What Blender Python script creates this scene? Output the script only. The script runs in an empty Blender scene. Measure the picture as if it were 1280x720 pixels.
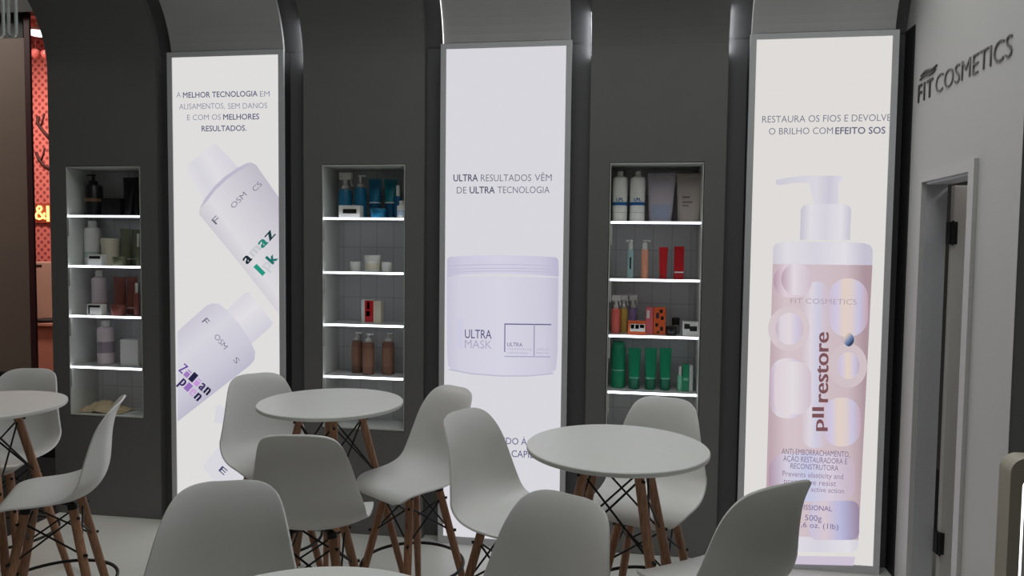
import bpy, bmesh, math, random
from mathutils import Vector, Matrix
random.seed(4)
sc = bpy.context.scene
COL = sc.collection

# ------------------------------------------------------------------ camera, world, lights, exposure
EYE, PAN, TILT, ROLL, FPX = Vector((0, -4.1615, 1.75)), 0.15, 0.05163, 0.01141, 911.5
fwd = Vector((-math.sin(PAN) * math.cos(TILT), math.cos(PAN) * math.cos(TILT), -math.sin(TILT)))
rgt = Vector((math.cos(PAN), math.sin(PAN), 0)); upv = rgt.cross(fwd)
cr, sr = math.cos(ROLL), math.sin(ROLL)
rgt, upv = cr * rgt + sr * upv, -sr * rgt + cr * upv
cd = bpy.data.cameras.new('camera'); cd.sensor_width = 36; cd.lens = FPX / 1280 * 36
cd.clip_start = 0.05; cd.clip_end = 100
co = bpy.data.objects.new('camera', cd); COL.objects.link(co)
mw = Matrix((rgt, upv, -fwd)).transposed().to_4x4(); mw.translation = EYE
co.matrix_world = mw
sc.camera = co

WORLD_COL, WORLD_STR = (1.0, 0.93, 0.82), 0.016
LIGHTBOX = 0.98
LED = 5.0
sc.view_settings.view_transform = 'Standard'; sc.view_settings.look = 'None'
sc.view_settings.exposure = 0.0; sc.view_settings.gamma = 1.0; sc.view_settings.use_curve_mapping = False

w = bpy.data.worlds.new('hall'); sc.world = w; w.use_nodes = True
bg = w.node_tree.nodes['Background']
bg.inputs[0].default_value = (*WORLD_COL, 1); bg.inputs[1].default_value = WORLD_STR

def area(name, loc, target, sx, sy, power, color):
    l = bpy.data.lights.new(name, 'AREA'); l.shape = 'RECTANGLE'; l.size = sx; l.size_y = sy
    l.energy = power; l.color = color
    o = bpy.data.objects.new(name, l); COL.objects.link(o); o.location = loc
    o.rotation_euler = (Vector(target) - Vector(loc)).to_track_quat('-Z', 'Y').to_euler()
    return o
area('hall_light_overhead', (0.1, -1.3, 5.2), (-0.3, -1.2, 0), 5.0, 2.0, 92, (0.97, 1.0, 0.97))
area('storage_fill_light', (2.3, -.45, 2.75), (2.0, -.45, 0), .5, .3, 7, (1.0, 0.95, 0.88))  # unseen fill added behind the doorway to brighten the door leaf
area('aisle_fill_light', (-7.2, 0.1, 5.0), (-6.0, 1.2, 2.0), 1.6, .6, 75, (1.0, 0.92, 0.85))  # unseen fill added to lift the brown panel at left
area('hall_light_behind', (0.5, -8.5, 4.2), (-0.6, 0, 1.2), 5.0, 2.5, 4, (1.0, 0.94, 0.84))

# ------------------------------------------------------------------ helpers
def lin(c):
    c /= 255.0
    return c / 12.92 if c <= 0.04045 else ((c + 0.055) / 1.055) ** 2.4
def rgb(r, g, b): return (lin(r), lin(g), lin(b))
def at(px, py, y):                       # a point on the plane y = const
    d = fwd + rgt * ((px - 640) / FPX) - upv * ((py - 360) / FPX)
    return EYE + d * ((y - EYE.y) / d.y)
def atx(px, py, x):
    d = fwd + rgt * ((px - 640) / FPX) - upv * ((py - 360) / FPX)
    return EYE + d * ((x - EYE.x) / d.x)

_mats = {}
def mat(name, color, rough=0.5, metal=0.0, var=0.04, scale=30, trans=0.0, bump=0.0, emit=0.0, spec=0.5):
    if name in _mats: return _mats[name]
    m = bpy.data.materials.new(name); m.use_nodes = True; nt = m.node_tree
    b = nt.nodes['Principled BSDF']
    b.inputs['Roughness'].default_value = rough; b.inputs['Metallic'].default_value = metal
    b.inputs['Transmission Weight'].default_value = trans
    b.inputs['Specular IOR Level'].default_value = spec
    tc = nt.nodes.new('ShaderNodeTexCoord'); nz = nt.nodes.new('ShaderNodeTexNoise')
    nz.inputs['Scale'].default_value = scale; nz.inputs['Detail'].default_value = 3
    nt.links.new(tc.outputs['Object'], nz.inputs['Vector'])
    mx = nt.nodes.new('ShaderNodeMix'); mx.data_type = 'RGBA'
    mx.inputs['A'].default_value = (*[max(0, c * (1 - var)) for c in color], 1)
    mx.inputs['B'].default_value = (*[min(1, c * (1 + var)) for c in color], 1)
    nt.links.new(nz.outputs['Fac'], mx.inputs['Factor'])
    nt.links.new(mx.outputs['Result'], b.inputs['Base Color'])
    if bump:
        bp = nt.nodes.new('ShaderNodeBump'); bp.inputs['Strength'].default_value = bump; bp.inputs['Distance'].default_value = 0.002
        nt.links.new(nz.outputs['Fac'], bp.inputs['Height']); nt.links.new(bp.outputs['Normal'], b.inputs['Normal'])
    if emit:
        b.inputs['Emission Color'].default_value = (*color, 1); b.inputs['Emission Strength'].default_value = emit
    _mats[name] = m; return m

def emis(name, color, strength=1.0, backface=True):
    if name in _mats: return _mats[name]
    m = bpy.data.materials.new(name); m.use_nodes = True; nt = m.node_tree; nt.nodes.clear()
    e = nt.nodes.new('ShaderNodeEmission'); o = nt.nodes.new('ShaderNodeOutputMaterial')
    e.inputs[0].default_value = (*color, 1); e.inputs[1].default_value = strength
    nt.links.new(e.outputs[0], o.inputs[0]); _mats[name] = m; return m

def ramp_print(name, stops, a, b):       # backlit print whose ink runs through colour stops from local point a to b
    m = bpy.data.materials.new(name); m.use_nodes = True; nt = m.node_tree; nt.nodes.clear()
    tc = nt.nodes.new('ShaderNodeTexCoord'); sub = nt.nodes.new('ShaderNodeVectorMath'); sub.operation = 'SUBTRACT'
    sub.inputs[1].default_value = a
    dt = nt.nodes.new('ShaderNodeVectorMath'); dt.operation = 'DOT_PRODUCT'
    d = Vector(b) - Vector(a); dt.inputs[1].default_value = d / d.length_squared
    r = nt.nodes.new('ShaderNodeValToRGB'); el = r.color_ramp.elements
    while len(el) < len(stops): el.new(0.5)
    for e, (p, c) in zip(el, stops): e.position = p; e.color = (*rgb(*c), 1)
    em = nt.nodes.new('ShaderNodeEmission'); em.inputs[1].default_value = LIGHTBOX
    o = nt.nodes.new('ShaderNodeOutputMaterial')
    L = nt.links.new
    L(tc.outputs['Object'], sub.inputs[0]); L(sub.outputs[0], dt.inputs[0]); L(dt.outputs['Value'], r.inputs[0])
    L(r.outputs[0], em.inputs[0]); L(em.outputs[0], o.inputs[0]); return m

def wood(name, c1, c2, scale=6):
    m = bpy.data.materials.new(name); m.use_nodes = True; nt = m.node_tree; b = nt.nodes['Principled BSDF']
    tc = nt.nodes.new('ShaderNodeTexCoord'); mp = nt.nodes.new('ShaderNodeMapping'); mp.inputs['Scale'].default_value = (18, 18, 1.6)
    nz = nt.nodes.new('ShaderNodeTexNoise'); nz.inputs['Scale'].default_value = scale; nz.inputs['Detail'].default_value = 6
    nz.inputs['Distortion'].default_value = 0.6
    r = nt.nodes.new('ShaderNodeValToRGB'); r.color_ramp.elements[0].position = .32; r.color_ramp.elements[1].position = .7
    r.color_ramp.elements[0].color = (*c1, 1); r.color_ramp.elements[1].color = (*c2, 1)
    L = nt.links.new
    L(tc.outputs['Object'], mp.inputs[0]); L(mp.outputs[0], nz.inputs['Vector']); L(nz.outputs['Fac'], r.inputs[0]); L(r.outputs[0], b.inputs['Base Color'])
    b.inputs['Roughness'].default_value = .5
    return m

def obj(name, bm, m, parent=None, smooth=False, loc=None):
    me = bpy.data.meshes.new(name)
    bmesh.ops.recalc_face_normals(bm, faces=bm.faces)
    bm.to_mesh(me); bm.free()
    if m: me.materials.append(m)
    if smooth:
        for p in me.polygons: p.use_smooth = True
    o = bpy.data.objects.new(name, me); COL.objects.link(o)
    if parent: o.parent = parent
    if loc: o.location = loc
    return o
def autosmooth(o, ang=40):
    me = o.data
    for p in me.polygons: p.use_smooth = True
    me.set_sharp_from_angle(angle=math.radians(ang))
    return o
def tag(o, label, cat, group=None):
    o['label'] = label; o['category'] = cat
    if group: o['group'] = group
    return o
def thing(name, label, cat, loc=(0, 0, 0), rz=0, group=None):
    o = bpy.data.objects.new(name, None); COL.objects.link(o); o.location = loc; o.rotation_euler = (0, 0, rz)
    o.empty_display_size = .05
    return tag(o, label, cat, group)
def struct(o): o['kind'] = 'structure'; return o

def box(bm, x0, x1, y0, y1, z0, z1, bev=0.0):
    vs = [bm.verts.new((x, y, z)) for z in (z0, z1) for y in (y0, y1) for x in (x0, x1)]
    fs = [bm.faces.new([vs[i] for i in f]) for f in ((0, 2, 3, 1), (4, 5, 7, 6), (0, 1, 5, 4), (2, 6, 7, 3), (0, 4, 6, 2), (1, 3, 7, 5))]
    if bev:
        es = list({e for f in fs for e in f.edges})
        bmesh.ops.bevel(bm, geom=es, offset=bev, segments=2, affect='EDGES', profile=.5)
    return bm
def lathe(bm, prof, cx=0, cy=0, seg=24, sx=1, sy=1, cap=True):
    rings = []
    for r, z in prof:
        rings.append([bm.verts.new((cx + sx * r * math.cos(2 * math.pi * i / seg), cy + sy * r * math.sin(2 * math.pi * i / seg), z)) for i in range(seg)])
    for a, b in zip(rings, rings[1:]):
        for i in range(seg): bm.faces.new((a[i], a[(i + 1) % seg], b[(i + 1) % seg], b[i]))
    if cap:
        bm.faces.new(rings[0][::-1]); bm.faces.new(rings[-1])
    return bm
def rod(bm, p0, p1, r0, r1=None, seg=12):
    r1 = r0 if r1 is None else r1
    p0, p1 = Vector(p0), Vector(p1); d = (p1 - p0).normalized()
    a = d.orthogonal().normalized(); b = d.cross(a)
    R = [[bm.verts.new(p + r * (math.cos(t) * a + math.sin(t) * b)) for t in [2 * math.pi * i / seg for i in range(seg)]] for p, r in ((p0, r0), (p1, r1))]
    for i in range(seg): bm.faces.new((R[0][i], R[0][(i + 1) % seg], R[1][(i + 1) % seg], R[1][i]))
    bm.faces.new(R[0][::-1]); bm.faces.new(R[1]); return bm
def tube(bm, pts, r, seg=10, closed=False):
    pts = [Vector(p) for p in pts]; n = len(pts); rings = []; ref = None
    for i, p in enumerate(pts):
        if closed: t = (pts[(i + 1) % n] - pts[i - 1]).normalized()
        else: t = (pts[min(i + 1, n - 1)] - pts[max(i - 1, 0)]).normalized()
        if ref is None: ref = t.orthogonal().normalized()
        ref = (ref - t * ref.dot(t)).normalized(); b = t.cross(ref)
        rings.append([bm.verts.new(p + r * (math.cos(2 * math.pi * k / seg) * ref + math.sin(2 * math.pi * k / seg) * b)) for k in range(seg)])
    m = n if closed else n - 1
    for i in range(m):
        A, B = rings[i], rings[(i + 1) % n]
        for k in range(seg): bm.faces.new((A[k], A[(k + 1) % seg], B[(k + 1) % seg], B[k]))
    if not closed: bm.faces.new(rings[0][::-1]); bm.faces.new(rings[-1])
    return bm
NB = bmesh.new

# ------------------------------------------------------------------ measures of the stand
X0, PITCH = -0.682, 1.7232
LBX = [X0 - PITCH, X0, X0 + PITCH]
CX = [X0 - 1.5 * PITCH, X0 - .5 * PITCH, X0 + .5 * PITCH]
LBW, LBWI, LBT, LBTI = 0.7568 / 2, 0.692 / 2, 2.934, 2.904
CW, NW, NZ0, NZ1 = 0.7536 / 2, 0.526 / 2, 0.6473, 2.2549
YF = 0.045                                # front of the dark columns; the lightboxes stand at y = 0
XR = 1.49                                 # right wall
ARC_R, ARC_Z = 0.60, 2.86

M_dark = mat('dark_grey_laminate', (0.20, 0.199, 0.197), .55, var=.05, scale=6, spec=.25)
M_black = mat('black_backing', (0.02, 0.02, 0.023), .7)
M_grey = mat('grey_upper_panel', (0.56, 0.56, 0.56), .6, scale=5)
M_frame = mat('silver_lightbox_frame', (0.66, 0.67, 0.70), .45, metal=.0, scale=8)
M_white = mat('white_plastic', (0.8, 0.8, 0.79), .38, var=.01, scale=10)
M_tabletop = mat('white_laminate_tabletop', (0.8, 0.81, 0.79), .42, var=.015, scale=14)
M_blackmetal = mat('black_steel', (0.012, 0.012, 0.012), .45, metal=.3)
M_wood = wood('beech_leg_wood', (0.27, 0.132, 0.07), (0.46, 0.24, 0.14))
M_wallr = mat('grey_white_wall_paint', (0.62, 0.615, 0.61), .7, var=.02, scale=3, bump=.05)
M_led = emis('led_strip_light', (0.86, 0.9, 1.0), LED)
M_ledw = emis('led_cove_light', (0.95, 0.98, 1.0), 12.0)

# ------------------------------------------------------------------ setting
def floor_mat():
    m = mat('white_vinyl_floor', (0.66, 0.67, 0.63), .4, var=.04, scale=2.5); return m
bm = NB(); box(bm, -3.62, 2.6, -6.5, 0.5, -.05, 0); struct(obj('floor', bm, floor_mat()))
bm = NB(); box(bm, -14, -3.62, -6.5, 6, -.06, -.012); box(bm, -3.62, 2.6, .5, 6, -.06, -.012)
struct(obj('floor_hall', bm, mat('dark_hall_carpet', (0.02, 0.02, 0.022), .95, var=.3, scale=60, bump=.4)))
bm = NB(); box(bm, CX[0] - CW + .02, XR + .3, .40, .46, 0, 2.93); struct(obj('wall_back', bm, M_black))
bm = NB(); box(bm, CX[0] - CW + .02, XR + .3, .40, .46, 2.93, 3.9); struct(obj('trim_1', bm, M_grey))

# right wall with a doorway
dy0, dy1, dz1 = -.722, -.225, 2.113        # near jamb, far jamb, head
yend = -1.115
bm = NB(); T = .10
box(bm, XR, XR + T, dy1, .40, 0, 3.9); box(bm, XR, XR + T, yend + .1, dy0, 0, 3.9); box(bm, XR, XR + .0018, yend, yend + .1, 0, 3.9); box(bm, XR, XR + T, dy0, dy1, dz1, 3.9)
struct(obj('wall_right', bm, M_wallr))
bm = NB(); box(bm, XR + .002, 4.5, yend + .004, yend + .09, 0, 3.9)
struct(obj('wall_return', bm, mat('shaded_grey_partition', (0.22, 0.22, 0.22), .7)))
dr = struct(thing('door_1', 'grey door standing open inside the doorway of the right wall', 'door', (XR, (dy0 + dy1) / 2, 0)))
hw = (dy1 - dy0) / 2
M_trim = mat('pale_door_trim', (0.6, 0.595, 0.59), .4, spec=.5)
bm = NB()
t = .052
for (a, b, c, d) in ((-hw - t, -hw, 0, dz1 + t), (hw, hw + t, 0, dz1 + t), (-hw, hw, dz1, dz1 + t)):
    box(bm, -.018, -.0005, a, b, c, d)
obj('door_frame', bm, M_trim, dr)
bm = NB(); box(bm, .0, .10, hw - .012, hw - .001, 0, dz1 - .001); box(bm, .0, .11, -hw + .001, -hw + .012, 0, dz1 - .001); box(bm, .0, .11, -hw + .012, hw - .012, dz1 - .012, dz1 - .001)
obj('door_jamb', bm, mat('grey_jamb', (0.5, 0.51, 0.54), .5), dr)
bm = NB(); box(bm, .115, .60, hw - .05, hw - .014, .01, dz1 - .02, .003)
obj('door_leaf', bm, mat('grey_door_leaf', (0.6, 0.585, 0.56), .55), dr)
for hz in (.30, 1.86):
    bm = NB(); box(bm, .098, .135, hw - .058, hw - .0135, hz - .055, hz + .055, .002); rod(bm, (.112, hw - .06, hz - .06), (.112, hw - .06, hz + .06), .006)
    obj('hinge', bm, M_blackmetal, dr)

# ------------------------------------------------------------------ curved panels
def arc_profile(z0=0.0, breaks=(), off=0.0, top=58):
    pr = [(off, z) for z in (z0, *breaks)]
    pr.append((off, ARC_Z))
    for k in range(1, 15):
        a = math.radians(top * k / 14)
        pr.append((off - ARC_R * (1 - math.cos(a)), ARC_Z + ARC_R * math.sin(a)))
    return pr
def column(i, label):
    t = thing('display_column', label, 'display column', (CX[i], YF, 0), 0, 'dark columns with lit niches')
    xs = [-CW, -NW, NW, CW]; pr = arc_profile(0, (NZ0, NZ1)); bm = NB()
    V = [[bm.verts.new((x, y, z)) for x in xs] for y, z in pr]
    for j in range(len(pr) - 1):
        for k in range(3):
            if j == 1 and k == 1: continue
            bm.faces.new((V[j][k], V[j][k + 1], V[j + 1][k + 1], V[j + 1][k]))
    me = bpy.data.meshes.new('column_body'); bm.to_mesh(me); bm.free(); me.materials.append(M_dark)
    o = bpy.data.objects.new('column_body', me); COL.objects.link(o); o.parent = t
    s = o.modifiers.new('thickness', 'SOLIDIFY'); s.thickness = .335; s.offset = -1
    # white niche lining: back, sides, top, bottom
    D = .25; e = .004
    bm = NB(); box(bm, -NW + e, NW - e, D, D + .012, NZ0 + e, NZ1 - e)
    o = obj('niche_back', bm, M_nicheback, t)
    bm = NB()
    for s_ in (-1, 1): box(bm, *sorted((s_ * (NW - e), s_ * (NW - .009))), -.001, D, NZ0 + .012, NZ1 - .012)
    box(bm, -NW + e, NW - e, -.001, D, NZ0 + e, NZ0 + .012); box(bm, -NW + e, NW - e, -.001, D, NZ1 - .010, NZ1 - e)
    obj('niche_lining', bm, M_niche, t)
    for z in SHELF[i]:
        bm = NB(); box(bm, -NW + .013, NW - .013, .008, D - .002, z - .006, z + .004)
        sh = obj('shelf', bm, M_shelf, t)
        bm = NB(); box(bm, -NW + .013, NW - .013, -.004, .0075, z - .008, z + .004, .002)
        obj('led_strip', bm, M_led, sh)
        bm = NB(); box(bm, -NW + .0125, -NW + .022, -.004, .0, z - .13, z - .012)
        obj('led_wire', bm, M_niche, sh)
    # cove LED tape on the flanks, hidden in the gap above the lightbox tops
    for s_ in ((-1,) if i == 1 else (-1, 1) if i == 2 else ()):
        bm = NB()
        pts = [(y + .03, z) for y, z in arc_profile(2.92, top=40)[2:10]]
        pts = [(.03, 2.86), (.03, 2.91)] + pts
        prev = None
        for y, z in pts:
            cur = [bm.verts.new((s_ * (CW + .0015), y, z)), bm.verts.new((s_ * (CW + .0015), y + .02, z))]
            if prev: bm.faces.new((prev[0], prev[1], cur[1], cur[0]))
            prev = cur
        obj('cove_led_tape', bm, M_ledw, t)
    return t
SHELF = [(1.938, 1.618, 1.297, .967), (1.931, 1.605, 1.287, .969), (1.917, 1.591, 1.268, .942)]
M_niche = mat('niche_white_lining', (0.62, 0.64, 0.60), .5, var=.02)
M_shelf = mat('shelf_board', (0.5, 0.5, 0.5), .4)
def nicheback():
    m = bpy.data.materials.new('niche_back_boards'); m.use_nodes = True; nt = m.node_tree; b = nt.nodes['Principled BSDF']
    tc = nt.nodes.new('ShaderNodeTexCoord'); mp = nt.nodes.new('ShaderNodeMapping'); mp.inputs['Rotation'].default_value = (math.pi / 2, 0, 0)
    br = nt.nodes.new('ShaderNodeTexBrick'); br.offset = 0; br.inputs['Scale'].default_value = 1
    br.inputs['Brick Width'].default_value = .11; br.inputs['Row Height'].default_value = .16; br.inputs['Mortar Size'].default_value = .0022
    br.inputs['Color1'].default_value = (0.58, .585, .59, 1); br.inputs['Color2'].default_value = (0.63, .635, .64, 1); br.inputs['Mortar'].default_value = (.42, .42, .43, 1)
    nt.links.new(tc.outputs['Object'], mp.inputs[0]); nt.links.new(mp.outputs[0], br.inputs[0]); nt.links.new(br.outputs[0], b.inputs['Base Color'])
    b.inputs['Roughness'].default_value = .5; return m
M_nicheback = nicheback()
column(0, 'dark grey column at left, its niche holding black, white and olive hair products')
column(1, 'dark grey middle column, its niche holding blue bottles and brown pump bottles')
column(2, 'dark grey column at right, its niche holding green tubes and red bottles')

M_infill = mat('recess_grey', (0.13, 0.13, 0.135), .6, scale=6)
for i, x in enumerate(LBX):              # grey curved panels above each lightbox
    pr = arc_profile(LBT + .002, off=.004); pr = [p for p in pr if p[1] >= LBT]; bm = NB()
    pr = [(pr[0][0], LBT + .002)] + pr
    V = [[bm.verts.new((x + s_ * (LBW - .012), y + .03, z)) for s_ in (-1, 1)] for y, z in pr]
    for a, b in zip(V, V[1:]): bm.faces.new((a[0], a[1], b[1], b[0]))
    me = bpy.data.meshes.new('trim'); bm.to_mesh(me); bm.free(); me.materials.append(M_grey)
    o = struct(bpy.data.objects.new('trim_%d' % (i + 2), me)); COL.objects.link(o)
    s = o.modifiers.new('thickness', 'SOLIDIFY'); s.thickness = .02; s.offset = -1

    # set-back infill between this panel and the dark columns
    bm = NB(); L_, R2 = x - LBW - .11, x + LBW + .11
    if i == 2: R2 = XR - .004
    V = [[bm.verts.new((xx, y + .10, z)) for xx in (L_, R2)] for y, z in [(pr[0][0], .0)] + pr]
    for a, b in zip(V, V[1:]): bm.faces.new((a[0], a[1], b[1], b[0]))
    me = bpy.data.meshes.new('trim'); bm.to_mesh(me); bm.free(); me.materials.append(M_infill)
    o = struct(bpy.data.objects.new('trim_%d' % (i + 12), me)); COL.objects.link(o)
    s = o.modifiers.new('thickness', 'SOLIDIFY'); s.thickness = .02; s.offset = -1
    if i:
        bm = NB(); prev = None; xe = x - LBW + .006
        for y, z in [p_ for p_ in pr]:
            cur = [bm.verts.new((xe + dx_, y + .03 + dy_, z)) for dx_, dy_ in ((0, -.001), (.005, -.004), (.004, .004))]
            if prev:
                for k in range(3): bm.faces.new((prev[k], prev[(k + 1) % 3], cur[(k + 1) % 3], cur[k]))
            prev = cur
        o = obj('cove_led', bm, emis('cove_led_face', (0.97, 0.98, 0.95), 1.6) if i == 1 else emis('cove_dim', (.9, .9, .86), .35))
        tag(o, 'bright LED strip up the left edge of the grey panel over the jar poster' if i == 1 else 'dim LED strip up the left edge of the grey panel over the pump-bottle poster', 'light strip', 'LED strips on the upper panels')
bm = NB(); box(bm, XR - .006, XR - .0005, -.02, .40, 0, 2.95); struct(obj('trim_8', bm, M_black))  # black strip puts the shade of the wall corner into colour

# ------------------------------------------------------------------ lettering
_font_cache = {}
def text_bm(s, weight=0.0, ext=0.0, spacing=1.0):
    fat = ()
    if isinstance(weight, tuple): weight, fat = 0.0, [((-1) ** k * weight[0], (-1) ** (k // 2) * weight[1]) for k in range(4)]
    elif weight > .008: d = weight; weight, fat = .0, [(d, 0), (-d, 0), (0, d), (0, -d)]
    cu = bpy.data.curves.new('t', 'FONT'); cu.body = s; cu.offset = weight; cu.extrude = ext; cu.resolution_u = 3
    cu.space_character = spacing
    o = bpy.data.objects.new('t', cu); COL.objects.link(o)
    dg = bpy.context.evaluated_depsgraph_get()
    me = bpy.data.meshes.new_from_object(o.evaluated_get(dg))
    bm = NB(); bm.from_mesh(me)
    for dx, dy in fat:
        k = len(bm.verts); bm.from_mesh(me); bm.verts.ensure_lookup_table()
        for v in bm.verts[k:]: v.co.x += dx; v.co.y += dy
    bpy.data.objects.remove(o); bpy.data.curves.remove(cu); bpy.data.meshes.remove(me)
    xs = [v.co.x for v in bm.verts]; ys = [v.co.y for v in bm.verts]
    return bm, min(xs), max(xs), min(ys), max(ys)
def flat_text(s, origin, ux, uy, weight=0.0, spacing=1.0, caps=None):
    """text filling the parallelogram origin + ux (width) + uy (cap height), vectors in 3D"""
    bm, a, b, c, d = text_bm(s, weight, 0, spacing)
    if caps: c, d = caps
    for v in bm.verts:
        p = origin + ux * ((v.co.x - a) / (b - a)) + uy * ((v.co.y - c) / (d - c)); v.co = p
    return bm
def merge(dst, src):
    me = bpy.data.meshes.new('m'); src.to_mesh(me); src.free(); dst.from_mesh(me); bpy.data.meshes.remove(me)

CAPS = (0.0, 0.73)
# ------------------------------------------------------------------ lightboxes
PANEL = [(224, 223, 222), (217, 216, 222), (224, 221, 218)]
class Poster:
    def __init__(s, i, label):
        s.t = thing('lightbox', label, 'lightbox', (LBX[i], 0, 0), 0, 'backlit advertising panels'); s.i = i; s.layer = 0
        bm = NB()
        e = LBW - .0
        box(bm, -e, -LBWI, -.0, .02, 0, LBT); box(bm, LBWI, e, -.0, .02, 0, LBT); box(bm, -LBWI, LBWI, -.0, .02, LBTI, LBT); box(bm, -LBWI, LBWI, -.0, .02, 0, .045)
        obj('frame', bm, M_frame, s.t)
        bm = NB(); box(bm, -e + .003, e - .003, .0205, .12, .003, LBT - .003); obj('housing', bm, M_black, s.t)
        bm = NB(); box(bm, -LBWI, LBWI, .006, .0195, .045, LBTI); obj('light_panel', bm, emis('panel_%d' % i, rgb(*PANEL[i]), LIGHTBOX), s.t)
    def Y(s): return .006 - .0006 * s.layer
    def loc(s, px, py):
        p = at(px, py, s.Y()); return Vector((p.x - LBX[s.i], s.Y(), p.z))
    def poly(s, name, pts, col, ramp=None, rounded=0, parent=None):
        s.layer += 1
        P = [s.loc(*p) for p in pts]
        lim = LBWI - .0005
        for p in P: p.x = max(-lim, min(lim, p.x))
        bm = NB(); bm.faces.new([bm.verts.new(p) for p in P])
        for f in list(bm.faces):
            bmesh.ops.triangulate(bm, faces=[f])
        if ramp: m = ramp_print(name + '_ink', col, s.loc(*ramp[0]), s.loc(*ramp[1]))
        else: m = emis('ink_%d_%d_%d' % col, rgb(*col), LIGHTBOX)
        return obj(name, bm, m, parent or s.t)
    def text(s, runs, col, name='lettering', parent=None):
        s.layer += 1
        for (txt, x0, x1, yt, yb, wt) in runs:     # horizontal run: left, right, cap top, baseline
            xm = (x0 + x1) / 2
            a, b = s.loc(x0, yb), s.loc(x1, yb); z0 = s.loc(xm, yb).z; z1 = s.loc(xm, yt).z
            o = Vector((a.x, s.Y(), z0))
            bm = flat_text(txt, o, Vector((b.x - a.x, 0, 0)), Vector((0, 0, z1 - z0)), wt, caps=CAPS)
            obj(name, bm, emis('ink_%d_%d_%d' % col, rgb(*col), LIGHTBOX), parent or s.t)
    def stext(s, txt, p0, p1, hpx, col, wt=0.0, name='lettering', parent=None, caps=CAPS):
        """run on a slanted baseline p0 -> p1, letters rising hpx to the left-hand side"""
        s.layer += 1
        a, b = s.loc(*p0), s.loc(*p1); dx, dy = p1[0] - p0[0], p1[1] - p0[1]; L = math.hypot(dx, dy)
        q = s.loc(p0[0] + dy / L * hpx, p0[1] - dx / L * hpx)
        return obj(name, flat_text(txt, a, b - a, q - a, wt, caps=caps), emis('ink_%d_%d_%d' % col, rgb(*col), LIGHTBOX), parent or s.t)

def rounded(x0, x1, y0, y1, r, n=8):
    P = []
    for cx, cy, a0 in ((x1 - r, y0 + r, -90), (x1 - r, y1 - r, 0), (x0 + r, y1 - r, 90), (x0 + r, y0 + r, 180)):
        for k in range(n + 1):
            a = math.radians(a0 + 90 * k / n); P.append((cx + r * math.cos(a), cy + r * math.sin(a)))
    return P
def ring_pts(cx, cy, r, n=28, ry=None):
    ry = ry or r
    return [(cx + r * math.cos(2 * math.pi * k / n), cy + ry * math.sin(2 * math.pi * k / n)) for k in range(n)]

INK, THIN, LIGHTINK = (92, 92, 122), -.004, (138, 138, 158)
BW = .014
# left poster: two tilted bottles
p = Poster(0, 'leftmost lit poster showing tilted pale lilac bottles under four lines of text')
p.text([('A', 220.7, 226, 114.5, 121.7, THIN), ('EM', 325, 337, 113.5, 120.7, THIN), ('ALISAMENTOS,', 224, 281, 128.7, 136.2, THIN), ('SEM DANOS', 285, 334, 128.2, 135.7, THIN), ('E COM OS', 234, 276, 142.7, 150, THIN)], LIGHTINK)
p.text([('MELHOR TECNOLOGIA', 228.7, 322, 114, 121.3, BW), ('MELHORES', 279, 324, 142, 149.4, BW), ('RESULTADOS.', 252, 308, 156.5, 163.8, BW)], INK)
p.poly('printed_cap', [(232.5, 214), (236, 205), (262, 183), (268, 180), (273, 183), (300, 212), (262, 250), (254, 248)], [(0, (226, 223, 226)), (.3, (216, 214, 222)), (.55, (224, 222, 226)), (1, (212, 208, 220))], ((236, 228), (290, 192)))
p.poly('printed_bottle', [(249, 268), (250, 259), (256, 247), (266, 234), (280, 221), (296, 210), (308, 204), (314, 203), (320, 206), (348.6, 247), (348.6, 392), (336, 376), (300, 330)], [(0, (202, 199, 207)), (.25, (221, 219, 223)), (.6, (209, 206, 214)), (1, (191, 187, 199))], ((262, 290), (338, 228)))
p.poly('printed_shoulder', [(250, 261), (257, 247), (268, 233), (282, 220), (297, 210), (309, 204.5), (312, 206), (300, 213), (284, 224), (270, 237), (259, 251)], (190, 186, 204))
p.stext('F', (270, 281), (276, 275), 9, (112, 110, 130)); p.stext('OSM', (292, 261), (309, 244), 7, (112, 110, 130), -.008); p.stext('CS', (319, 240), (328, 231), 7, (112, 110, 130), -.008)
p.stext('a', (309, 331), (316, 323.5), 11, (28, 44, 52), (.045, 0), caps=(0, .54)); p.stext('m', (317, 322), (327, 311), 10, (196, 200, 206), (.045, 0), caps=(0, .54))
p.stext('a', (328, 311), (336, 303), 11, (44, 132, 118), (.045, 0), caps=(0, .54)); p.stext('z', (337, 302), (345, 293), 11, (30, 62, 66), (.045, 0), caps=(0, .54))
p.stext('l', (328, 345), (332, 341), 17, (40, 150, 130), (.045, 0)); p.stext('p', (334, 339), (341, 331), 11, (200, 204, 208), (.045, 0), caps=(0, .54)); p.stext('k', (341, 331), (348, 323), 14, (34, 110, 104), (.045, 0))
p.poly('printed_cap', [(283, 390), (287, 384), (306, 366), (311, 365), (341, 403), (339, 408), (315, 429), (309, 428)], [(0, (214, 211, 221)), (.4, (226, 224, 228)), (1, (206, 203, 216))], ((292, 375), (328, 422)))
p.poly('printed_bottle', [(222, 414), (258, 382), (266, 379), (274, 380), (284, 388), (300, 406), (312, 424), (319, 440), (318, 450), (312, 457), (222, 527)], [(0, (203, 200, 213)), (.3, (215, 213, 222)), (.7, (204, 202, 215)), (1, (188, 186, 203))], ((246, 394), (300, 468)))
p.stext('F', (252, 402), (256, 407), 9, (112, 110, 130)); p.stext('OSM', (267, 421), (280, 437), 7, (112, 110, 130), -.008); p.stext('S', (291, 450), (295, 455), 7, (112, 110, 130), -.008)
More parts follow.
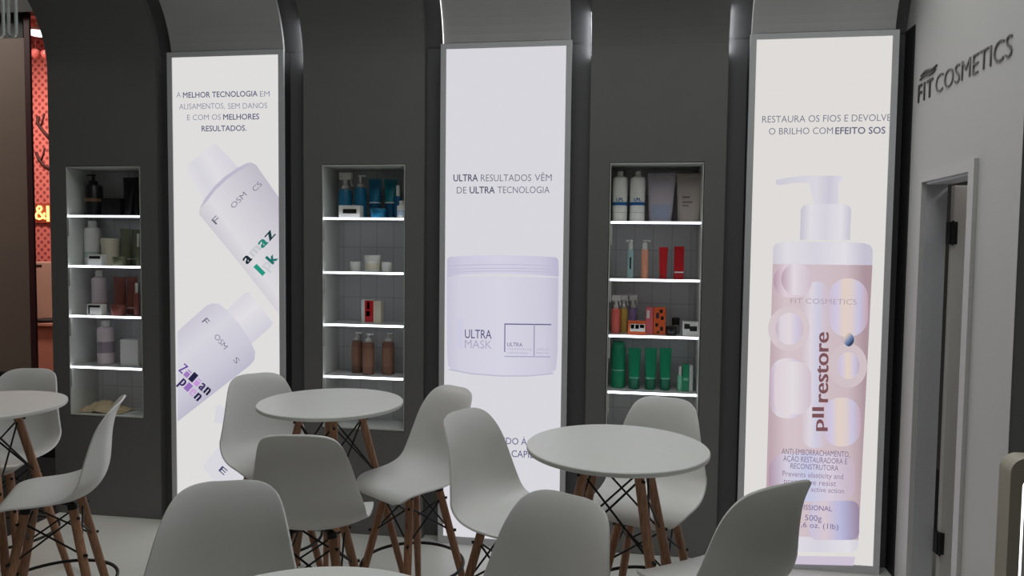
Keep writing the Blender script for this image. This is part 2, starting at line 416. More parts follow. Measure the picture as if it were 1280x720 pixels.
for k, (ch, c) in enumerate(zip('Zilian', ((98, 60, 150), (160, 120, 190), (40, 36, 70), (196, 150, 214), (60, 50, 96), (34, 30, 62)))):
    x, y = 222.5 + k * 6.2, 463 + k * 5.4; p.stext(ch, (x, y), (x + 5.2, y + 4.6), 13 if ch in 'Zlk' else 11, c, (.045, 0), caps=(0, .73 if ch in 'Zli' else .54))
for k, (ch, c) in enumerate(zip('plen', ((60, 44, 100), (150, 110, 186), (200, 160, 214), (44, 36, 74)))):
    x, y = 223 + k * 6.2, 479 + k * 6; p.stext(ch, (x, y), (x + 5.2, y + 5), 11, c, (.045, 0), caps=(0, .73 if ch == 'l' else .54))
p.poly('printed_cap', [(270, 508), (275, 505), (284, 513), (280, 530), (268, 528)], (216, 214, 222))
p.poly('printed_bottle', [(254, 584), (258, 576), (272, 560), (277, 560), (300, 584), (330, 608), (275, 612)], (218, 217, 224))
p.stext('E', (273, 588), (280, 594), 8, (70, 70, 110), .01)

# middle poster: a jar
p = Poster(1, 'middle lit poster showing a pale lilac jar with outlined box on its label')
p.text([('RESULTADOS', 601, 664, 217.5, 226.5, THIN), ('VÊM', 668.5, 689.6, 217.2, 226.2, THIN), ('DE', 571, 583, 233, 241.8, THIN), ('TECNOLOGIA', 622, 687, 232.6, 241.4, THIN)], (112, 112, 128))
p.text([('ULTRA', 566.7, 597.4, 217.5, 226.5, BW), ('ULTRA', 587, 618.5, 232.8, 241.6, BW)], (84, 84, 108))
jar = [(0, (199, 197, 214)), (.12, (210, 208, 222)), (.5, (215, 213, 227)), (.88, (206, 204, 220)), (1, (193, 190, 209))]
p.poly('printed_jar', [(558.5, 345), (698, 347), (697, 440), (695, 462), (688, 467), (660, 470), (626, 470), (590, 467), (566, 463), (560, 457), (558.8, 440)], jar, ((558, 400), (698, 400)))
lid = [(0, (192, 189, 212)), (.15, (206, 203, 222)), (.5, (212, 210, 227)), (.85, (203, 200, 220)), (1, (186, 183, 208))]
p.poly('printed_lid', [(559, 324), (562, 321), (590, 319.5), (630, 319), (670, 320), (695, 321.5), (698, 325), (698.5, 346), (660, 343), (620, 342), (585, 343), (558.8, 346)], lid, ((558, 330), (698, 330)))
for yy in (331, 335.5, 339):
    p.poly('printed_thread', [(561, yy + 1), (600, yy - .6), (640, yy - .8), (696, yy + .8), (696, yy + 1.7), (640, yy + .2), (600, yy + .4), (561, yy + 2)], (190, 187, 210))
p.poly('printed_jar_edge', [(561, 461), (590, 466.5), (626, 469.2), (660, 469.2), (692, 466.2), (692, 467.6), (660, 470.6), (626, 470.6), (590, 468), (561, 462.6)], (186, 184, 206))
p.poly('printed_jar_gleam', rounded(571, 579, 398, 436, 3), (206, 204, 224))
p.text([('ULTRA', 581, 614.5, 411.5, 423, .004)], (88, 84, 128)); p.text([('MASK', 581, 614.5, 424.5, 435.5, -.004)], (170, 168, 194))
def line(x0, y0, x1, y1, wd, c): p.poly('printed_rule', [(x0, y0), (x1, y0 + (y1 - y0)), (x1, y1 + wd), (x0, y0 + wd)] if abs(x1 - x0) > abs(y1 - y0) else [(x0, y0), (x0 + wd, y0), (x1 + wd, y1), (x1, y1)], c)
line(630.5, 404.3, 689, 405, 1.5, (104, 100, 142)); line(630.5, 404.5, 630.2, 440, 1.3, (110, 106, 148)); line(667.4, 405, 667, 445, 1.1, (140, 138, 172)); line(630.5, 445, 688, 445.6, 1.1, (160, 158, 190))
p.text([('ULTRA', 634, 653, 428, 433, .004)], (110, 108, 146))
p.text([('REGENERAÇÃO DOS', 634, 665, 435.2, 437.6, .0), ('E REPARAÇÃO', 634, 660, 440, 442.4, 0), ('CABELOS', 670.5, 686, 435.4, 437.6, 0), ('FRACOS', 670.5, 686, 440.2, 442.4, 0)], (172, 170, 196))
p.text([('BEM-VINDO À', 592.5, 658.5, 546, 554.7, .0), ('REVOLUÇÃO CAPILAR', 573, 681.5, 561.5, 570.5, .0)], (84, 84, 130))

# right poster: pump bottle
p = Poster(2, 'rightmost lit poster showing a pink pump bottle under two lines of text')
p.text([('RESTAURA OS FIOS E DEVOLVE', 952.7, 1113.7, 143.2, 152.2, THIN), ('O BRILHO COM', 961, 1041, 159, 167.8, THIN)], (118, 116, 134)); p.text([('EFEITO SOS', 1044, 1106.7, 158.4, 167.2, BW)], (96, 96, 118))
wht = [(0, (196, 192, 206)), (.2, (224, 221, 228)), (.5, (214, 211, 222)), (.8, (226, 223, 230)), (1, (198, 194, 210))]
p.poly('printed_pump', [(969.5, 227), (970, 225), (985, 222), (1010, 219.5), (1054, 219.8), (1054, 226), (1048, 228), (1048, 257), (1018, 257), (1018, 228.5), (992, 228.5), (975, 231.5), (971, 231)], [(0, (206, 202, 214)), (.6, (218, 215, 224)), (.8, (204, 200, 214)), (1, (222, 219, 228))], ((970, 230), (1054, 230)))
p.poly('printed_collar', [(1000, 300), (1001, 262), (1004, 257), (1012, 255), (1054, 255), (1061, 257), (1064, 262), (1062.5, 300)], wht, ((1000, 280), (1064, 280)))
p.poly('printed_bottle', [(966, 331), (966.5, 310), (969, 305), (978, 302.5), (1040, 302), (1080, 304), (1088, 306.5), (1091, 312), (1090.5, 332), (1073, 678), (1071, 687), (1064, 691), (964, 689), (957, 684), (956, 670)], wht, ((962, 500), (1082, 500)))
pink = [(0, (190, 166, 174)), (.18, (212, 196, 201)), (.5, (208, 191, 198)), (.82, (203, 185, 191)), (1, (172, 148, 156))]
PL = lambda y: 966 + (956 - 966) * (y - 330) / 340; PR = lambda y: 1090.5 + (1073 - 1090.5) * (y - 330) / 345
p.poly('printed_label', [(966, 330), (1090.5, 331.5), (1073, 675), (956.2, 668)], pink, ((962, 500), (1082, 500)))
iri = [(0, (192, 170, 188)), (.2, (220, 212, 222)), (.5, (226, 216, 220)), (.75, (208, 200, 222)), (1, (206, 186, 198))]
iri2 = [(0, (206, 190, 204)), (.22, (208, 200, 226)), (.42, (226, 208, 196)), (.6, (222, 206, 204)), (.78, (200, 196, 222)), (1, (196, 168, 180))]
def pill(x0, x1, y0, y1, r, ramp): p.poly('printed_pattern', rounded(x0, x1, y0, y1, r), ramp, ((x0, y0), (x1, y0)))
pill(1003, 1036, 352, 560, 14, [(0, (209, 192, 199)), (.35, (222, 214, 222)), (.6, (206, 204, 224)), (1, (208, 190, 197))])
pill(1035, 1085, 348, 421, 24, iri2); pill(967, 1015, 330, 372, 20, (lambda: [(0, (180, 150, 168)), (.3, (222, 206, 216)), (1, (214, 198, 208))])())
p.poly('printed_ring', ring_pts(996, 349, 19.5, ry=20), [(0, (186, 160, 176)), (.4, (226, 218, 224)), (1, (206, 190, 202))], ((977, 349), (1015, 349)))
p.poly('printed_ring', ring_pts(986, 411, 26, ry=28), (213, 199, 204)); p.poly('printed_ring', ring_pts(987, 411, 17.5, ry=20), iri, ((969, 410), (1005, 410)))
pill(962, 1007, 448, 523, 20, iri); pill(968, 1014, 452, 518, 18, [(0, (222, 208, 216)), (.5, (226, 220, 224)), (1, (208, 192, 204))])
p.poly('printed_ring', ring_pts(1060, 457, 24, ry=28), (208, 193, 199)); p.poly('printed_ring', ring_pts(1060.5, 457, 14, ry=17), iri2, ((1046, 457), (1075, 457)))
pill(1028, 1076, 497, 558, 22, iri2)
pill(961, 1069, 567, 627, 20, [(0, (176, 150, 170)), (.2, (212, 206, 222)), (.45, (198, 200, 228)), (.7, (216, 206, 220)), (1, (196, 176, 192))])
pill(1012, 1074, 626, 675, 10, [(0, (202, 196, 218)), (.3, (216, 200, 208)), (.6, (186, 186, 220)), (1, (150, 130, 152))])
p.poly('printed_droplet', ring_pts(1061, 424.5, 6.5, ry=8.5), [(0, (232, 210, 190)), (.5, (110, 130, 170)), (.8, (40, 52, 84)), (1, (120, 130, 150))], ((1055, 420), (1068, 430)))
p.text([('FIT COSMETICS', 988, 1071, 373, 380, -.006)], (176, 158, 174))
MAR = (124, 84, 88)
def vt(s, y0, y1, x0, x1, caps): p.stext(s, (x1, y0), (x1 - (y0 - y1) * -.01, y1), x1 - x0, MAR, (.028, .0), caps=caps)
vt('pII', 539, 509, 1014, 1034, (-.2, .73)); vt('restore', 503, 415, 1018, 1035, (0, .66))
TK = (128, 112, 140)
p.text([('ANTI-EMBORRACHAMENTO,', 977, 1062, 562, 569.5, 0), ('AÇÃO RESTAURADORA E', 979, 1059, 571, 578.3, 0), ('RECONSTRUTORA', 988, 1048, 580, 587, 0)], TK)
p.text([('Prevents elasticity and', 978, 1054, 590, 597, 0), ('protective resist', 980, 1045, 599, 606, 0), ('protective active action', 977, 1055, 608, 614.5, 0)], (146, 128, 152))
p.text([('PROFISSIONAL', 984, 1040, 631, 637.5, .004), ('500g', 1006, 1027, 643.5, 651, 0), ('17,6 oz. (1lb)', 992, 1048, 653, 660, 0)], (120, 108, 150))
p.poly('printed_table', [(950, 694), (1069, 696), (1067, 707), (949, 704)], (206, 196, 214))

# ------------------------------------------------------------------ wall sign on the right wall
M_sign = mat('dark_sign_letters', (0.07, 0.067, 0.068), .5); M_sign2 = mat('grey_sign_letters', (0.15, 0.145, 0.145), .5)
sg = thing('wall_sign', 'dark raised lettering with wave mark on right wall above the doorway', 'sign', (XR, -.5, 2.52))
yF, yS, zb, zt = -.094, -1.012, 2.531, 2.626
def sign_run(name, s, ya, yb, m, wt, sp=1.0):
    bm, a, b, c, d = text_bm(s, wt, .02, sp)
    for v in bm.verts:
        x, y, z = v.co; fx = (x - a) / (b - a); fy = y / .73
        v.co = (-.0045 + (-.0008 if z > 0 else .0038), ya + (yb - ya) * fx + .5, zb - 2.52 + (zt - zb) * fy)
    return obj(name, bm, m, sg)
yT = atx(1166, 120, XR).y; yC = atx(1170, 117, XR).y
sign_run('bold_letters', 'FIT', yF, yT, M_sign, .004, 1.22); sign_run('thin_letters', 'COSMETICS', yC, yS, M_sign2, -.014)
bm = NB()
for k in range(2):
    pts = []
    n = 14
    for q in range(n + 1):
        u = q / n; y = yF - .02 + (yT - yF - .01) * u - k * .012
        zc = zt + .016 + .017 * k + .007 * math.sin(u * 2 * math.pi) + .012 * u
        h = .0055 * math.sin(math.pi * min(1, u * .95 + .05)) + .0015
        pts.append((y, zc - h, zc + h))
    prev = None
    for y, a, b in pts:
        c = [bm.verts.new((x, y + .5, z - 2.52)) for x in (-.008, -.001) for z in (a, b)]
        if prev:
            for i0, i1 in ((0, 1), (1, 3), (3, 2), (2, 0)): bm.faces.new((prev[i0], prev[i1], c[i1], c[i0]))
        prev = c
obj('wave_mark', bm, M_sign, sg)

# ------------------------------------------------------------------ bar stools and tables
PROF = [(0.232,-0.045,0.120,0.00),(0.228,-0.032,0.165,0.002),(0.217,-0.018,0.190,0.004),(0.19,-0.004,0.212,0.008),(0.13,0.0,0.225,0.014),(0.05,-0.006,0.232,0.022),
(-0.03,-0.012,0.236,0.034),(-0.11,-0.010,0.238,0.052),(-0.175,0.012,0.238,0.070),(-0.222,0.055,0.234,0.082),(-0.244,0.11,0.226,0.084),(-0.252,0.17,0.213,0.076),
(-0.257,0.235,0.197,0.060),(-0.266,0.29,0.182,0.045),(-0.280,0.337,0.166,0.028),(-0.297,0.372,0.146,0.015),(-0.311,0.393,0.119,0.006),(-0.320,0.404,0.086,0.001),(-0.324,0.408,0.05,0.0)]
HS, SX, SY, SZ = .67, .94, .86, .99
def shell_bm(nu=56, nv=29):
    n = len(PROF)
    def cat(c, t):
        i = min(int(t), n - 2); f = t - i
        p0, p1, p2, p3 = PROF[max(i - 1, 0)][c], PROF[i][c], PROF[i + 1][c], PROF[min(i + 2, n - 1)][c]
        return .5 * ((2 * p1) + (-p0 + p2) * f + (2 * p0 - 5 * p1 + 4 * p2 - p3) * f * f + (-p0 + 3 * p1 - 3 * p2 + p3) * f ** 3)
    rows = [[cat(c, k * (n - 1) / (nu - 1)) for c in range(4)] for k in range(nu)]
    bm = NB(); V = []
    for k, (y, z, hw_, l) in enumerate(rows):
        a, b = rows[max(k - 1, 0)], rows[min(k + 1, nu - 1)]; ty, tz = b[0] - a[0], b[1] - a[1]; L = math.hypot(ty, tz); ny, nz = tz / L, -ty / L
        r = []
        for q in range(nv):
            v = -1 + 2 * q / (nv - 1); h = l * abs(v) ** 2.6
            r.append(bm.verts.new((hw_ * v * SX, (y + ny * h) * SY, (z + nz * h) * SZ + HS)))
        V.append(r)
    for a, b in zip(V, V[1:]):
        for q in range(nv - 1): bm.faces.new((a[q], b[q], b[q + 1], a[q + 1]))
    return bm
LT, LB_ = .085, .205           # leg offsets at the mount and at the floor
def leg_pt(sx, sy, z, top): 
    f = (top - z) / top; r = LT + (LB_ - LT) * f
    return Vector((sx * r, sy * r, z))
def wire_bm(top, zlo, zhi):
    bm = NB(); q = [(1, 1), (-1, 1), (-1, -1), (1, -1)]
    for k in range(4):
        a, b = q[k], q[(k + 1) % 4]
        rod(bm, leg_pt(*a, zhi, top), leg_pt(*b, zlo, top), .0042, seg=8); rod(bm, leg_pt(*b, zhi, top), leg_pt(*a, zlo, top), .0042, seg=8)
    for a in q:
        p = leg_pt(*a, zlo, top); d = Vector((a[0], a[1], 0)).normalized(); rod(bm, p - d * .012, p + d * .03, .007, seg=8)
        p = leg_pt(*a, zhi, top); rod(bm, p - d * .012, p + d * .028, .006, seg=8)
    return bm
def legs(t, top):
    for k, (sx, sy) in enumerate(((1, 1), (-1, 1), (-1, -1), (1, -1))):
        bm = NB(); p0, p1, p2 = leg_pt(sx, sy, top, top), leg_pt(sx, sy, top * .45, top), leg_pt(sx, sy, .012, top)
        rod(bm, p1, p0, .0185, .0185, 16); rod(bm, p2, p1, .0135, .0185, 16)
        bmesh.ops.remove_doubles(bm, verts=bm.verts, dist=1e-5)
        l = autosmooth(obj('leg', bm, M_wood, t))
        bm = NB(); rod(bm, leg_pt(sx, sy, 0.0, top), leg_pt(sx, sy, .012, top), .013, .0138, 12); obj('foot_cap', bm, M_blackmetal, l)
def bracket_bm(top, s):
    bm = NB()
    for sx, sy in ((1, 1), (-1, 1), (-1, -1), (1, -1)):
        p = leg_pt(sx, sy, top, top); d = Vector((sx, sy, 0)).normalized()
        rod(bm, p + Vector((0, 0, .004)), leg_pt(sx, sy, top - .016, top), .0200, .0200, 14)
        rod(bm, Vector((-sx * .02, -sy * .02, top + .004)), p + Vector((0, 0, .004)), .011, seg=8)
    return bm
def make_stool(loc, rz, label):
    t = thing('bar_stool', label, 'bar stool', loc, rz, 'white shell bar stools')
    o = obj('seat_shell', shell_bm(), M_white, t, True)
    s = o.modifiers.new('thickness', 'SOLIDIFY'); s.thickness = .008; s.offset = 0
    b = o.modifiers.new('round', 'BEVEL'); b.width = .0035; b.segments = 2; b.limit_method = 'ANGLE'; b.angle_limit = math.radians(60)
    top = HS - .034
    legs(t, top)
    obj('wire_brace', wire_bm(top, .43, .585), M_blackmetal, t)
    obj('mount', bracket_bm(top, 0), M_blackmetal, t)
    bm = NB(); z = .27; rr = leg_pt(1, 1, z, top).length_squared; p = leg_pt(1, 1, z, top); R = math.hypot(p.x, p.y) + .0185 + .004
    tube(bm, [(R * math.cos(a), R * math.sin(a), z) for a in [2 * math.pi * k / 48 for k in range(48)]], .0075, 8, True)
    obj('foot_ring', bm, M_blackmetal, t, True)
    return t
def dup(root, loc, rz, label):
    r = root.copy(); COL.objects.link(r); r.location = loc; r.rotation_euler = (0, 0, rz); r['label'] = label
    for ch in list(root.children):
        c = ch.copy(); COL.objects.link(c); c.parent = r
        for g in list(ch.children):
            d = g.copy(); COL.objects.link(d); d.parent = c
    return r
R_ = math.radians
STOOLS = [
 (-2.43, -1.37, 120, 'white bar stool in side view at right of the left-edge table'),
 (-3.12, -.91, 192, 'white bar stool behind the table cut by the left photo edge'),
 (-1.74, -.726, 225, 'white bar stool at left of the middle round table, before the tilted-bottles poster'),
 (-1.20, -1.43, 9, 'white bar stool with its back turned, in front of the middle round table'),
 (-.954, -.896, 145, 'white bar stool at right of the middle round table, before the dark gap'),
 (.126, -.99, 161, 'white bar stool behind the right round table against the dark column'),
 (-.42, -1.315, 242, 'white bar stool at left of the right round table, before the jar poster'),
 (-.262, -2.41, 152, 'white bar stool low in the foreground centre, only its rounded backrest in view'),
 (.326, -1.73, 37, 'white bar stool at lower right before the pump-bottle poster, back turned'),
 (-1.02, -2.49, 200, 'white bar stool in the left foreground, its tall backrest behind the nearest table'),
]
first = None
for x, y, r, lab in STOOLS:
    if first is None: first = make_stool((x, y, 0), R_(r), lab)
    else: dup(first, (x, y, 0), R_(r), lab)

TZ, TR = 1.02, .34
def make_table(loc, rz, label):
    t = thing('bistro_table', label, 'table', loc, rz, 'round white bistro tables')
    bm = NB(); lathe(bm, [(TR - .012, TZ - .02), (TR - .002, TZ - .018), (TR, TZ - .014), (TR, TZ - .003), (TR - .003, TZ)], seg=96)
    autosmooth(obj('tabletop', bm, M_tabletop, t), 30)
    top = TZ - .045
    legs(t, top)
    obj('wire_brace', wire_bm(top, .66, .93), M_blackmetal, t)
    bm = bracket_bm(top, 0); lathe(bm, [(.13, TZ - .042), (.13, TZ - .021)], seg=24)
    obj('mount', bm, M_blackmetal, t)
    return t
LT_, LBB = LT, LB_
LT, LB_ = .095, .27
tb = make_table((-.008, -1.42, 0), R_(-10), 'round white table at right, before the rightmost dark column')
dup(tb, (-1.361, -.885, 0), R_(-18), 'round white table in the middle, before the niche of brown pump bottles')
dup(tb, (-2.877, -1.272, 0), R_(14), 'round white table cut by the left edge of the photo')
dup(tb, (-.576, -2.93, 0), R_(10), 'nearest round white table, only its far rim at the bottom edge')
LT, LB_ = LT_, LBB

# ------------------------------------------------------------------ products in the niches
def pm(name, c, rough=.35, **k): return mat('product_' + name, rgb(*c), rough, var=.03, **k)
BLK, WHT, OLV, PNK, BRN = pm('black', (26, 25, 26)), pm('white', (222, 222, 216)), pm('olive', (104, 108, 84)), pm('rosy_white', (214, 200, 202)), pm('red_brown', (128, 72, 62))
BLU, DBL, GRN, DGR, RED = pm('blue', (30, 112, 150)), pm('deep_blue', (26, 84, 122)), pm('green', (22, 146, 104)), pm('deep_green', (18, 116, 86)), pm('red', (196, 34, 40))
COF, CRE, LIL, CORAL, YEL = pm('coffee', (134, 96, 78)), pm('cream', (214, 206, 184)), pm('silver_lilac', (176, 168, 176), .3), pm('coral', (226, 108, 96)), pm('yellow', (206, 176, 84))
VIO, ORA, PEA, SKY, TAN = pm('violet', (148, 128, 176)), pm('orange', (224, 98, 48)), pm('peach', (226, 156, 128)), pm('clear_teal', (158, 190, 190)), pm('sand_beige', (206, 186, 150), .8)
GLD = pm('rose_gold', (214, 156, 120), .3); PINKB = pm('pink', (220, 110, 120)); SLV = pm('taupe_silver', (168, 158, 152), .3)
ITEMS = []
def place(niche, shelf, px0, px1, ytop, depth, label, name, cat, group):
    """footprint centre and size: width and height read at the item's own depth behind the front"""
    y = YF + depth
    z = SHELF[niche][shelf] + .004 if shelf < 4 else NZ0 + .012
    a, b = at(px0, ytop, y), at(px1, ytop, y)
    cx = (a.x + b.x) / 2; wd = b.x - a.x; h = (a.z + b.z) / 2 - z
    t = thing(name, label, cat, (cx, y, z), 0, group)
    return t, wd, h
def body_lathe(t, name, prof, m, sy=1.0, seg=24):
    return autosmooth(obj(name, lathe(NB(), prof, seg=seg, sy=sy), m, t), 35)
def bandring(t, r, z0, z1, m, sy=1.0): return body_lathe(t, 'label_band', [(r + .0004, z0), (r + .0008, z0), (r + .0008, z1), (r + .0004, z1)], m, sy)
def front_label(t, wd, z0, z1, y, m):
    bm = NB(); box(bm, -wd / 2, wd / 2, y - .0012, y, z0, z1); return obj('label', bm, m, t)
def bottle(n, s, x0, x1, yt, label, m, capm, depth=.12, cap=.14, neck=.55, band=None, group=None, name='bottle'):
    t, wd, h = place(n, s, x0, x1, yt, depth, label, name, 'bottle', group); r = wd / 2; hb = h * (1 - cap)
    body_lathe(t, 'body', [(r * .92, 0), (r, .004), (r, hb * .9), (r * .93, hb * .96), (r * neck, hb)], m)
    body_lathe(t, 'cap', [(r * neck * .95, hb), (r * neck * .95, h - .003), (r * neck * .85, h)], capm)
    if band: bandring(t, r, hb * band[0], hb * band[1], band[2])
    return t, r, h, hb
def pump(n, s, x0, x1, yt, label, m, capm, depth=.12, head=.24, band=None, dirx=1, group=None):
    t, wd, h = place(n, s, x0, x1, yt, depth, label, 'pump_bottle', 'bottle', group); r = wd / 2; hb = h * (1 - head)
    body_lathe(t, 'body', [(r * .92, 0), (r, .004), (r, hb * .92), (r * .9, hb * .97), (r * .5, hb)], m)
    bm = NB(); lathe(bm, [(r * .5, hb), (r * .5, hb + h * .07), (r * .3, hb + h * .085), (r * .18, hb + h * .09), (r * .18, h - .010), ], seg=16)
    hx = r * .85 * dirx
    box(bm, min(-r * .3, hx), max(r * .3, hx), -.006, .006, h - .010, h, .002)
    autosmooth(obj('pump', bm, capm, t), 35)
    if band: bandring(t, r, hb * band[0], hb * band[1], band[2])
    return t
def trigger(n, s, x0, x1, yt, label, m, capm, depth=.12, head=.36, band=None, group=None):
    t, wd, h = place(n, s, x0, x1, yt, depth, label, 'spray_bottle', 'bottle', group); r = wd / 2; hb = h * (1 - head)
    body_lathe(t, 'body', [(r * .92, 0), (r, .004), (r, hb * .9), (r * .85, hb * .97), (r * .5, hb)], m)
    bm = NB(); hh = h - hb
    lathe(bm, [(r * .55, hb), (r * .55, hb + hh * .2), (r * .35, hb + hh * .25), (r * .35, hb + hh * .6)], seg=14)
    box(bm, -r * .85, r * .95, -r * .35, r * .35, hb + hh * .58, h, .002)
    autosmooth(obj('spray_head', bm, capm, t), 35)
    bm = NB(); tube(bm, [(r * .75, 0, hb + hh * .6), (r * .85, 0, hb + hh * .4), (r * 1.05, 0, hb + hh * .18)], r * .13, 8)
    obj('trigger', bm, capm, t)
    if band: bandring(t, r, hb * band[0], hb * band[1], band[2])
    return t
def squeeze(n, s, x0, x1, yt, label, m, capm, depth=.12, cap=.16, band=None, group=None):
    t, wd, h = place(n, s, x0, x1, yt, depth, label, 'squeeze_tube', 'tube', group); r = wd / 2; hc = h * cap
    body_lathe(t, 'cap', [(r * .78, 0), (r * .82, .003), (r * .82, hc)], capm)
    bm = NB(); seg = 24; rings = []
    for u in [0, .05, .2, .4, .6, .8, .93, 1.0]:
        z = hc + (h - hc) * u; sx = r * (.82 + .18 * u); sy_ = r * .82 * (1 - u) + .002
        rings.append([bm.verts.new((sx * math.cos(2 * math.pi * i / seg), sy_ * math.sin(2 * math.pi * i / seg), z)) for i in range(seg)])
    for a, b in zip(rings, rings[1:]):
        for i in range(seg): bm.faces.new((a[i], a[(i + 1) % seg], b[(i + 1) % seg], b[i]))
    bm.faces.new(rings[0][::-1]); bm.faces.new(rings[-1])
    autosmooth(obj('tube_body', bm, m, t), 50)
    if band is not None: body_lathe(t, 'band', [(r * .835, hc + .001), (r * .86, hc + .002), (r * .86, hc + .008), (r * .84, hc + .009)], band)
    return t
def jar_(n, s, x0, x1, yt, label, m, lidm, depth=.10, lid=.35, group=None, lab=None):
    t, wd, h = place(n, s, x0, x1, yt, depth, label, 'cream_jar', 'jar', group); r = wd / 2; hb = h * (1 - lid)
    body_lathe(t, 'body', [(r * .9, 0), (r * .96, .003), (r * .96, hb)], m)
    body_lathe(t, 'lid', [(r, hb + .001), (r, h - .003), (r * .96, h)], lidm)
    if lab: bandring(t, r * .96, hb * .2, hb * .75, lab)
    return t
def carton(n, s, x0, x1, yt, label, m, depth=.10, th=.5, panel=None, group=None, name='carton'):
    t, wd, h = place(n, s, x0, x1, yt, depth, label, name, 'box', group); d = max(.02, wd * th)
    bm = NB(); box(bm, -wd / 2, wd / 2, -d / 2, d / 2, 0, h, .0012); obj('box_body', bm, m, t)
    if panel:
        for (u0, u1, v0, v1, pmx) in panel:
            bm = NB(); box(bm, -wd / 2 + wd * u0, -wd / 2 + wd * u1, -d / 2 - .001, -d / 2 - .0001, h * v0, h * v1); obj('printed_panel', bm, pmx, t)
    return t

G1, G2, G3 = 'products in the left niche', 'products in the middle niche', 'products in the right niche'
# left niche
pump(0, 0, 107, 126, 218, 'black pump bottle on the top shelf of the left niche', BLK, BLK, band=(.45, .55, pm('bronze', (120, 92, 70))), group=G1, dirx=-1)
carton(0, 0, 131, 154, 248, 'low black box beside the black pump bottle, left niche', BLK, group=G1)
squeeze(0, 0, 154, 169, 222, 'tall black tube standing right of the low black box', BLK, BLK, group=G1)
carton(0, 0, 170.5, 175, 222, 'slim black box at right end of the left niche top shelf', BLK, th=2, group=G1)
bottle(0, 1, 107, 124, 276, 'tall white bottle on second shelf of the left niche', WHT, WHT, .15, band=(.2, .35, pm('pale_green', (170, 190, 176))), group=G1)
jar_(0, 1, 128, 148, 298, 'cream jar in the middle of the left niche second shelf', CRE, CRE, .14, lid=.25, group=G1)
squeeze(0, 1, 150, 164.5, 286, 'olive squeeze tube right of the cream jar, left niche', OLV, OLV, .16, band=CRE, group=G1)
squeeze(0, 1, 165, 176, 287, 'narrower olive tube at right end of the second shelf', OLV, OLV, .17, band=CRE, group=G1)
carton(0, 1, 113, 130, 318, 'small white box with black stripe before the tall white bottle', WHT, .05, panel=[(.1, .9, .6, .85, BLK)], group=G1)
jar_(0, 1, 142, 157, 321, 'low olive jar before the olive tubes', OLV, OLV, .05, group=G1)
bottle(0, 1, 170, 175, 292, 'small white ampoule bottle at right edge of the second shelf', OLV, WHT, .05, cap=.4, group=G1)
bottle(0, 2, 116, 132, 338, 'tall rosy white bottle on the third shelf of the left niche', PNK, WHT, .15, band=(.1, .3, pm('dusty_pink', (186, 140, 142))), group=G1)
squeeze(0, 2, 142, 157, 346, 'red-brown squeeze tube left of its twin, left niche', BRN, BRN, .15, band=PNK, group=G1)
squeeze(0, 2, 158, 172, 346, 'red-brown squeeze tube behind the small capped bottles', BRN, BRN, .15, band=PNK, group=G1)
carton(0, 2, 112, 130, 380, 'small white box with black frame on the third shelf, left niche', WHT, .05, panel=[(.1, .9, .72, .9, BLK), (.1, .2, .1, .72, BLK)], group=G1)
jar_(0, 2, 140, 156, 381, 'low red-brown jar before the red-brown tubes', BRN, BRN, .06, group=G1)
bottle(0, 2, 167.5, 174, 354, 'small brown dropper bottle with white cap on third shelf right end', BRN, WHT, .06, cap=.3, group=G1)
bottle(0, 3, 123, 141, 400, 'rosy white bottle with dark label alone on the fourth shelf', PNK, WHT, .14, band=(.3, .6, pm('grey_lilac', (150, 138, 146))), group=G1)
carton(0, 3, 154, 176, 424, 'plain white box on the fourth shelf of the left niche', WHT, .12, group=G1)
# crumpled cream cloth on the niche bottom
t = thing('crumpled_cloth', 'crumpled cream cloth on the bottom of the left niche', 'cloth', (at(133, 512, YF + .12).x, YF + .12, NZ0 + .013))
bm = NB(); bmesh.ops.create_grid(bm, x_segments=40, y_segments=24, size=1)
for v in bm.verts:
    x, y = v.co.x, v.co.y; rr = max(0, 1 - (x * x * .9 + y * y * .95)) ** .6
    n_ = .5 + .3 * math.sin(9 * x + 3 * y) * math.cos(6 * y - 2 * x) + .2 * math.sin(17 * x - 11 * y)
    v.co = (x * .17, y * .085, .003 + rr * (.05 * n_ + .03 * math.exp(-((x + .15) ** 2) * 7)))
c = obj('cloth', bm, TAN, t, True)

# middle niche
trigger(1, 0, 423.5, 440, 216, 'blue spray bottle with white trigger on top shelf, middle niche', BLU, WHT, .14, group=G2)
pump(1, 0, 443, 458, 219, 'blue pump bottle with white pump beside the blue spray bottle', BLU, WHT, .14, head=.28, group=G2, dirx=1)
squeeze(1, 0, 461, 477, 224, 'blue squeeze tube nearest the blue pump bottle', BLU, DBL, .15, cap=.38, band=WHT, group=G2)
squeeze(1, 0, 480, 497, 224, 'blue-green squeeze tube right of the other blue tube', pm('blue_teal', (24, 120, 134)), DBL, .15, cap=.38, band=WHT, group=G2)
carton(1, 0, 426, 452, 257, 'white box with black label before the blue spray bottle', WHT, .05, panel=[(.2, .85, .35, .7, BLK)], group=G2)
jar_(1, 0, 463, 482, 261, 'low blue jar before the blue squeeze tubes', BLU, BLU, .055, group=G2)
bottle(1, 0, 493, 502, 232, 'blue dropper bottle with white cap at right of the blue tubes', DBL, WHT, .095, cap=.32, group=G2)
bottle(1, 0, 496.5, 508, 251, 'small white bottle at right end of the middle niche top shelf', WHT, WHT, .05, cap=.25, band=(.2, .6, pm('pale_blue', (170, 190, 206))), group=G2)
jar_(1, 1, 438, 451, 327, 'small white jar left of the large white jar', WHT, WHT, .10, lid=.5, group=G2)
jar_(1, 1, 456, 476, 319, 'largest white jar on second shelf of the middle niche', WHT, WHT, .11, lid=.3, group=G2, lab=CRE)
jar_(1, 1, 477, 489.5, 327.5, 'small white jar right of the large white jar', WHT, WHT, .09, lid=.5, group=G2)
